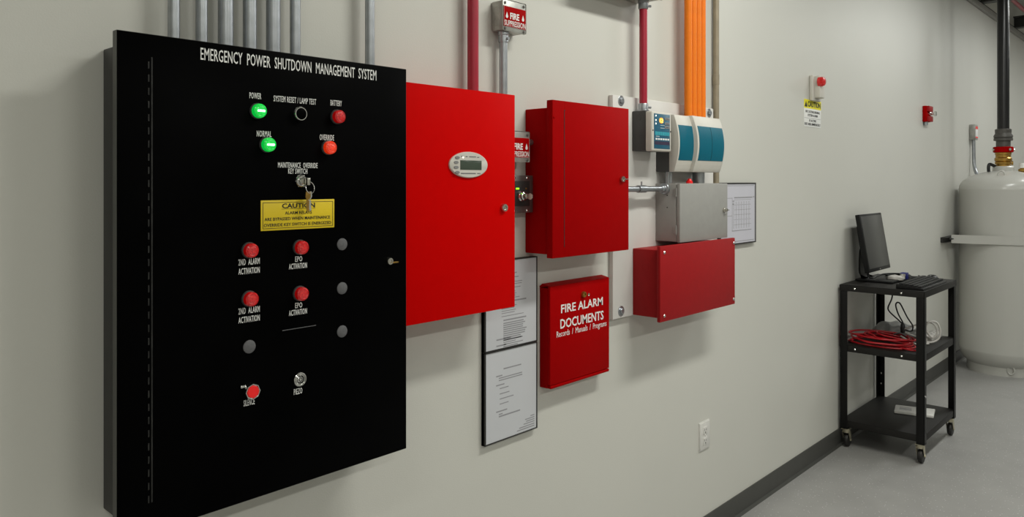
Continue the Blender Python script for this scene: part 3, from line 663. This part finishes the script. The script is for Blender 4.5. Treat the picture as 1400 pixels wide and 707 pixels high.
part('red_coupling', lathe(B(), [(.062, 1.722), (.070, 1.726), (.070, 1.764), (.062, 1.768)], (TX, TY, 0), (0, 0, 1), 28), 'crimson', dp_, 'red grooved coupling')
b = B()
for a in (2.3, 3.9, 5.4): cyl(b, (TX+.062*math.cos(a), TY+.062*math.sin(a), 1.745), (TX+.084*math.cos(a), TY+.084*math.sin(a), 1.745), .010, n=10)
part('coupling_bolts', b, 'chrome', dp_)
part('nipple', cyl(B(), (TX, TY, 1.768), (TX, TY, 1.822), .050, n=24), 'coupling', dp_)
part('union', lathe(B(), [(.052, 1.815), (.066, 1.817), (.066, 1.835), (.060, 1.838), (.066, 1.842), (.066, 1.856), (.056, 1.872), (.056, 1.880), (.057, 1.884), (.057, 1.905), (.048, 1.910)], (TX, TY, 0), (0, 0, 1), 28), 'coupling', dp_, 'grey pipe union')
part('pipe', cyl(B(), (TX, TY, 1.905), (TX, TY, ZC), .0420, n=32), 'blackpipe', dp_)
sb = thing('tank_strap', 'white steel strap holding the tank to black wall channel', 'strap', (TX, -.02, 1.02))
b = B(); box(b, 6.620, 7.62, 0, .012, 1.0200, 1.0600); box(b, 6.620, 7.62, .004, .041, 1.0200, 1.0230); box(b, 6.620, 7.62, .004, .041, 1.057, 1.0600); part('wall_channel', b, 'dark', sb, 'black wall channel')
Rs = R+.0075; pts = []
px, py = 6.745, -.047
dx, dy = TX-px, TY-py; dist = math.hypot(dx, dy); a0 = math.atan2(-dy, -dx); da = math.acos(Rs/dist)
aL = a0+da                      # tangent on the room side
if aL < 0: aL += 2*math.pi
xR = 2*TX-px; pts = [(px, py)]
aR = math.pi-aL+2*math.pi if aL > math.pi else math.pi-aL
if aR < aL: aR += 2*math.pi
N = 40
for i in range(N+1):
    a = aL+(aR-aL)*i/N; pts.append((TX+Rs*math.cos(a), TY+Rs*math.sin(a)))
pts.append((xR, py))
t = B(); zc0, zc1 = 1.0120, 1.0780
rows = []
for i, (x, y) in enumerate(pts):
    a, c = Vector(pts[max(i-1, 0)]), Vector(pts[min(i+1, len(pts)-1)]); tg = (c-a).normalized(); n = Vector((tg.y, -tg.x))
    o = Vector((x, y)); rows.append([t.verts.new((*(o+n*s), z)) for s, z in ((.002, zc0), (.002, zc1), (-.002, zc1), (-.002, zc0))])
for A, C in zip(rows, rows[1:]):
    for j in range(4): t.faces.new((A[j], A[(j+1) % 4], C[(j+1) % 4], C[j]))
t.faces.new(rows[0]); t.faces.new(rows[-1]); bmesh.ops.recalc_face_normals(t, faces=t.faces)
part('strap_band', t, 'tank', sb, 'white strap band')
b = B(); cyl(b, (px, -.035, 1.045), (px+.012, -.066, 1.045), .010, n=10); part('strap_bolt', b, 'dark', sb)

# ------------------------------------------------------------------ cart
CX0, CX1, CY0, CY1 = 4.432, 5.090, -.0150, -.4470
ct = thing('utility_cart', 'black three shelf utility cart on casters beside the wall', 'cart', ((CX0+CX1)/2, (CY0+CY1)/2, 0))
def cbox(bm, x0, x1, y0, y1, z0, z1, bev=0): return box(bm, x0, x1, -y1, -y0, z0, z1, bev)
for ix, X in enumerate((CX0, CX1)):
    for iy, Y in enumerate((CY0, CY1)):
        sx = 1 if ix == 0 else -1; sy = -1 if iy == 0 else 1
        b = B(); x2, y2 = X+sx*.040, Y+sy*.040; x3, y3 = X+sx*.0035, Y+sy*.0035
        cbox(b, min(X, x2), max(X, x2), min(Y, y3), max(Y, y3), .112, .885, .0006); cbox(b, min(X, x3), max(X, x3), min(Y, y2), max(Y, y2), .112, .885, .0006)
        cbox(b, min(X, x2), max(X, x2), min(Y, y2), max(Y, y2), .108, .114)
        lg = part('leg', b, 'cart', ct)
        # caster
        xc, yc = X+sx*.026, Y+sy*.026
        b = B(); cbox(b, xc-.022, xc+.022, yc-.022, yc+.022, .102, .108, .002); lathe(b, [(.019, .084), (.021, .090), (.021, .102)], (xc, yc, 0), (0, 0, 1), 20)
        ox = .018
        for s in (-1, 1): prism(b, [(xc-.016, yc+s*.0165, .090), (xc+.016, yc+s*.0165, .090), (xc+ox+.008, yc+s*.0165, .034), (xc+ox-.008, yc+s*.0165, .034)], (0, s*.0025, 0))
        cyl(b, (xc+ox, yc-.021, .039), (xc+ox, yc+.021, .039), .005, n=10)
        fk = part('caster', b, 'zinc', ct, 'caster with zinc fork')
        part('wheel', lathe(B(), [(.030, 0), (.036, .003), (.038, .008), (.038, .018), (.036, .023), (.030, .026)], (xc+ox, yc-.013, .039), (0, 1, 0), 28), 'rubber', fk, 'black wheel')
for ztop, zbot, m in ((.917, .882, 'cart'), (.579, .543, 'cart'), (.157, .120, 'cart')):
    e = .004 if ztop < .9 else -.002
    x0, x1, y0, y1 = CX0+e, CX1-e, CY1+e, CY0-e
    b = B(); cbox(b, x0, x1, y0, y1, ztop-.004, ztop, .0015)
    for q in ((x0, x0+.003, y0, y1), (x1-.003, x1, y0, y1), (x0, x1, y0, y0+.003), (x0, x1, y1-.003, y1)): cbox(b, *q, zbot, ztop-.001, .0006)
    part('shelf', b, 'carttop', ct)
bl = B()
for z in (.898, .560):
    for Y in (-.095, -.335): lathe(bl, [(.0055, 0), (.0055, .002), (.003, .004), (0, .0042)], (CX0+(.003 if z < .8 else -.002), Y, z), (-1, 0, 0), 10)
part('shelf_bolts', bl, 'chrome', ct)
bl = B()
for z in (.30, .235):
    lathe(bl, [(.0055, 0), (.0055, .003), (0, .004)], (CX1-.0035, CY0-.020, z), (-1, 0, 0), 10)
lathe(bl, [(.0055, 0), (.0055, .003), (0, .004)], (CX0+.020, CY1, .36), (0, -1, 0), 10)
part('leg_bolts', bl, 'chrome', ct)

# monitor
ZT = .917
mo = thing('monitor', 'black flat computer monitor standing on top of the cart', 'monitor', (4.755, -.12, ZT))
tilt = math.atan2(.054, .327)
def tilted(bm):  # local: x, depth (0 front, + back), height along the panel
    m = B(); mt = Matrix.Translation((4.755, -.131, .977)) @ Matrix.Rotation(-tilt, 4, 'X'); me = bm; return merge(m, me, mt)
b = B(); cbox(b, -.192, .192, 0, .026, 0, .334, .004); cbox(b, -.15, .15, .02, .045, .05, .27, .008); part('panel_housing', tilted(b), 'mon', mo)
b = B(); cbox(b, -.178, .178, -.0012, .004, .020, .322, .0005); part('screen', tilted(b), 'screen', mo, 'blank grey screen')
b = B(); cbox(b, -.006, .006, -.0016, 0, .006, .012); part('emblem', tilted(b), 'chrome', mo, 'small silver emblem')
b = B()
arm = [(-.100, 1.105), (-.060, 1.120), (-.034, 1.100), (-.028, 1.05), (-.027, .97), (-.036, .945), (-.055, .930), (-.10, .925)]
poly = smooth_path([Vector((4.70, y, z)) for y, z in arm], 5)
inn = [Vector((4.70, p.y-.010 if p.z > .94 else p.y, p.z-.008 if (p.z > 1.09 or p.z < .95) else p.z)) for p in poly]
prism(b, list(poly)+inn[::-1], (.105, 0, 0)); part('stand_arm', b, 'mon', mo)
b = B(); cbox(b, 4.630, 4.880, -.235, -.030, ZT, ZT+.014, .005); part('stand_base', b, 'mon', mo)
# keyboard
kb = thing('keyboard', 'black computer keyboard lying at near edge of the cart top', 'keyboard', (4.69, -.37, ZT))
b = B(); prism(b, [(4.452, -.440, ZT), (4.452, -.302, ZT), (4.452, -.302, ZT+.026), (4.452, -.436, ZT+.012)], (.470, 0, 0), .003); part('case', b, 'mon', kb)
cnt = 0
for r in range(5):
    y = -.424+r*.0225; z = ZT+.0135+(y+.436)*.1045
    n = 19 if r else 13
    for i in range(n):
        x = 4.460+i*(.452/n); wd = .452/n-.003
        b = B(); cbox(b, x, x+wd, y, y+.0190, z-.004, z+.0075, .0015); part('key', b, 'key', kb); cnt += 1
mb = B(); lathe(mb, [(.0, .030), (.018, .028), (.030, .018), (.034, .006), (.033, 0)], (0, 0, 0), (0, 0, 1), 24)
m2 = B(); merge(m2, mb, Matrix.Translation((4.992, -.345, ZT)) @ Matrix.Rotation(.2, 4, 'Z') @ Matrix.Diagonal((1.75, 1.0, 1, 1)))
ms = thing('mouse', 'black computer mouse at right end of the keyboard', 'mouse', (4.992, -.345, ZT))
part('shell', m2, 'mon', ms)
part('scroll_wheel', lathe(B(), [(.004, 0), (.008, .002), (.008, .006), (.004, .008)], (4.962, -.349, ZT+.022), (0, 1, 0), 12), 'grey', ms)
# cables on the top
def coil(cx, cy, z, rx, ry, turns, r, jit, zr):
    pts = []
    for i in range(turns*10):
        a = i*2*math.pi/10; k = 1+random.uniform(-jit, jit)
        pts.append((cx+math.cos(a)*rx*k, cy+math.sin(a)*ry*k, z+r+i/(turns*10)*zr+random.uniform(0, .004)))
    return pts
b = tube(B(), coil(4.93, -.175, ZT, .075, .060, 3, .0042, .12, .016), .0042, 8, k=4)
tube(b, coil(4.95, -.245, ZT, .040, .045, 2, .004, .15, .012), .004, 8, k=4)
single('black_cable', b, 'blackcable', 'bundle of black cables piled behind the keyboard on cart top', 'cable')
vc = thing('video_cable', 'black video cable with blue plug lying behind the keyboard', 'cable', (4.82, -.22, ZT))
part('cord', tube(B(), [(4.70, -.080, .965), (4.69, -.09, .938), (4.715, -.105, .9340), (4.80, -.10, .9365), (4.90, -.115, .942), (4.925, -.19, .946), (4.88, -.235, .946), (4.852, -.240, .9445)], .0045, 8), 'blackcable', vc)
b = B(); cbox(b, 4.805, 4.850, -.258, -.222, .927, .966, .004); part('plug', b, 'blue', vc, 'blue plug')
b = B(); cbox(b, 4.793, 4.806, -.254, -.226, .932, .961, .001); part('plug_shell', b, 'chrome', vc)
b = B(); bmesh.ops.create_icosphere(b, subdivisions=3, radius=1)
for v in b.verts:
    n = 1+.16*math.sin(v.co.x*5+1)*math.cos(v.co.y*6)+.10*math.sin(v.co.z*9+v.co.x*4)
    v.co = Vector((4.765+v.co.x*.035*n, -.208+v.co.y*.045*n, ZT+.019+v.co.z*.018*n))
single('crumpled_wrapper', b, 'whitecable', 'white crumpled wrapper beside the blue plug on cart top', 'wrapper')
pc = thing('power_lead', 'black cord hanging from cart top with its plug over middle shelf', 'cable', (4.76, -.25, .60))
part('cord', tube(B(), [(4.76, y, z) for y, z in ((-.199, .870), (-.191, .815), (-.172, .765), (-.178, .742), (-.203, .718), (-.238, .689), (-.249, .672))], .0042, 8), 'blackcable', pc)
part('cord', tube(B(), [(4.765, y, z) for y, z in ((-.250, .668), (-.247, .69), (-.226, .729), (-.212, .775), (-.216, .794), (-.228, .797), (-.240, .784), (-.273, .718), (-.300, .676), (-.300, .648), (-.285, .640), (-.262, .645))], .0042, 8), 'blackcable', pc)
b = B(); lathe(b, [(.006, .030), (.011, .022), (.013, 0), (.013, -.022), (.009, -.026)], (4.762, -.250, .652), (0, 0, 1), 14); part('plug', b, 'blackcable', pc)
b = B(); cbox(b, 4.758, 4.766, -.2535, -.2465, .610, .627); part('prong', b, 'chrome', pc)
# middle shelf
ZM = .579
def redloop(cx, cy, rx, ry, z0, lift, n=12, ph=0):
    return [(cx+math.cos(ph+i*2*math.pi/n)*rx*(1+random.uniform(-.16, .14)), cy+math.sin(ph+i*2*math.pi/n)*ry*(1+random.uniform(-.10, .05)), z0+lift*(.5+.5*math.sin(i*2*math.pi/n*1.0+ph))) for i in range(n)]
b = B()
for k, (cx, cy, rx, ry, z0, lf) in enumerate([(4.590, -.190, .125, .165, .584, .006), (4.600, -.200, .110, .150, .594, .012), (4.575, -.185, .120, .150, .604, .010), (4.615, -.210, .090, .130, .616, .012), (4.600, -.230, .085, .110, .606, .030), (4.590, -.180, .115, .158, .626, .006), (4.63, -.25, .07, .10, .618, .022)]):
    tube(b, redloop(cx, cy, rx, ry, z0+.0, lf, 12, k*.7), .0052, 8, True, 4)
tube(b, [(4.50, -.06, .60), (4.53, -.028, .588), (4.60, -.030, .586), (4.68, -.05, .586)], .0052, 8)
tube(b, [(4.52, -.30, .590), (4.50, -.36, .586), (4.52, -.40, .586)], .0052, 8)
single('red_cable', b, 'redcable', 'coiled red cables piled on middle shelf of the cart', 'cable')
b = B(); bmesh.ops.create_icosphere(b, subdivisions=4, radius=1)
for v in b.verts:
    n = 1+.10*math.sin(v.co.x*5)*math.cos(v.co.y*7+1)+.05*math.sin(v.co.y*15+v.co.z*8)
    z = v.co.z*.052*n
    v.co = Vector((4.90+v.co.x*.12*n, -.165+v.co.y*.115*n, ZM+max(z+.030, .0005)))
single('plastic_pouch', b, 'pouch', 'pale grey plastic pouch lying behind the red cables', 'pouch')
ps = thing('power_strip', 'white power strip under coiled white cord on middle shelf', 'power strip', (4.92, -.36, ZM))
b = B(); cbox(b, 4.830, 5.050, -.385, -.325, ZM, ZM+.034, .006); part('housing', b, 'whitecable', ps)
for x in (4.865, 4.915, 4.965, 5.01):
    b = B(); cbox(b, x-.006, x-.003, -.366, -.356, ZM+.0335, ZM+.0346); cbox(b, x+.003, x+.006, -.366, -.356, ZM+.0335, ZM+.0346); part('socket', b, 'blackink', ps)
part('cord', tube(B(), [(4.835, -.340, .604), (4.79, -.300, .612), (4.76, -.250, .640), (4.77, -.30, .670), (4.80, -.35, .692), (4.82, -.392, .690), (4.825, -.412, .655), (4.82, -.405, .620), (4.81, -.385, .614), (4.80, -.36, .660), (4.80, -.372, .695), (4.81, -.398, .704), (4.82, -.418, .690), (4.825, -.428, .650), (4.82, -.422, .610), (4.80, -.395, .588), (4.77, -.36, .588), (4.70, -.30, .600), (4.66, -.27, .625), (4.64, -.31, .612), (4.66, -.35, .592), (4.74, -.39, .588)], .0052, 8), 'whitecable', ps)
b = B(); cbox(b, 4.745, 4.785, -.372, -.345, .585, .612, .006); part('plug', b, 'whitecable', ps)
single('grey_cable', tube(B(), [(4.72, -.14, .584), (4.69, -.20, .612), (4.665, -.26, .640), (4.66, -.30, .628), (4.68, -.34, .604), (4.72, -.355, .588), (4.80, -.30, .586), (4.83, -.27, .588)], .0040, 8), 'greydisc', 'thin grey cable looped over the red cables', 'cable')
# bottom shelf package
ZB = .157
pk = thing('plastic_package', 'flat white printed package lying on the bottom shelf of the cart', 'package', (4.86, -.29, ZB))
b = B(); prism(b, [(4.757, -.205, ZB), (4.889, -.175, ZB), (4.950, -.372, ZB), (4.803, -.400, ZB)], (0, 0, .016), .004); part('pouch', b, 'outlet', pk)
A0, A1, B0, B1 = [Vector((x, y, ZB+.0158)) for x, y in ((4.757, -.205), (4.803, -.400), (4.889, -.175), (4.950, -.372))]
for t0, t1 in ((.12, .46), (.54, .80)):
    for k in (.28, .42, .50, .66):
        t2 = t1-.08*random.random()
        p, q = A0.lerp(A1, t0).lerp(B0.lerp(B1, t0), k), A0.lerp(A1, t2).lerp(B0.lerp(B1, t2), k); e = (B0-A0).normalized()*.007
        part('printed_mark', prism(B(), [p, q, q+e, p+e], (0, 0, .0006)), 'palegreyink', pk)
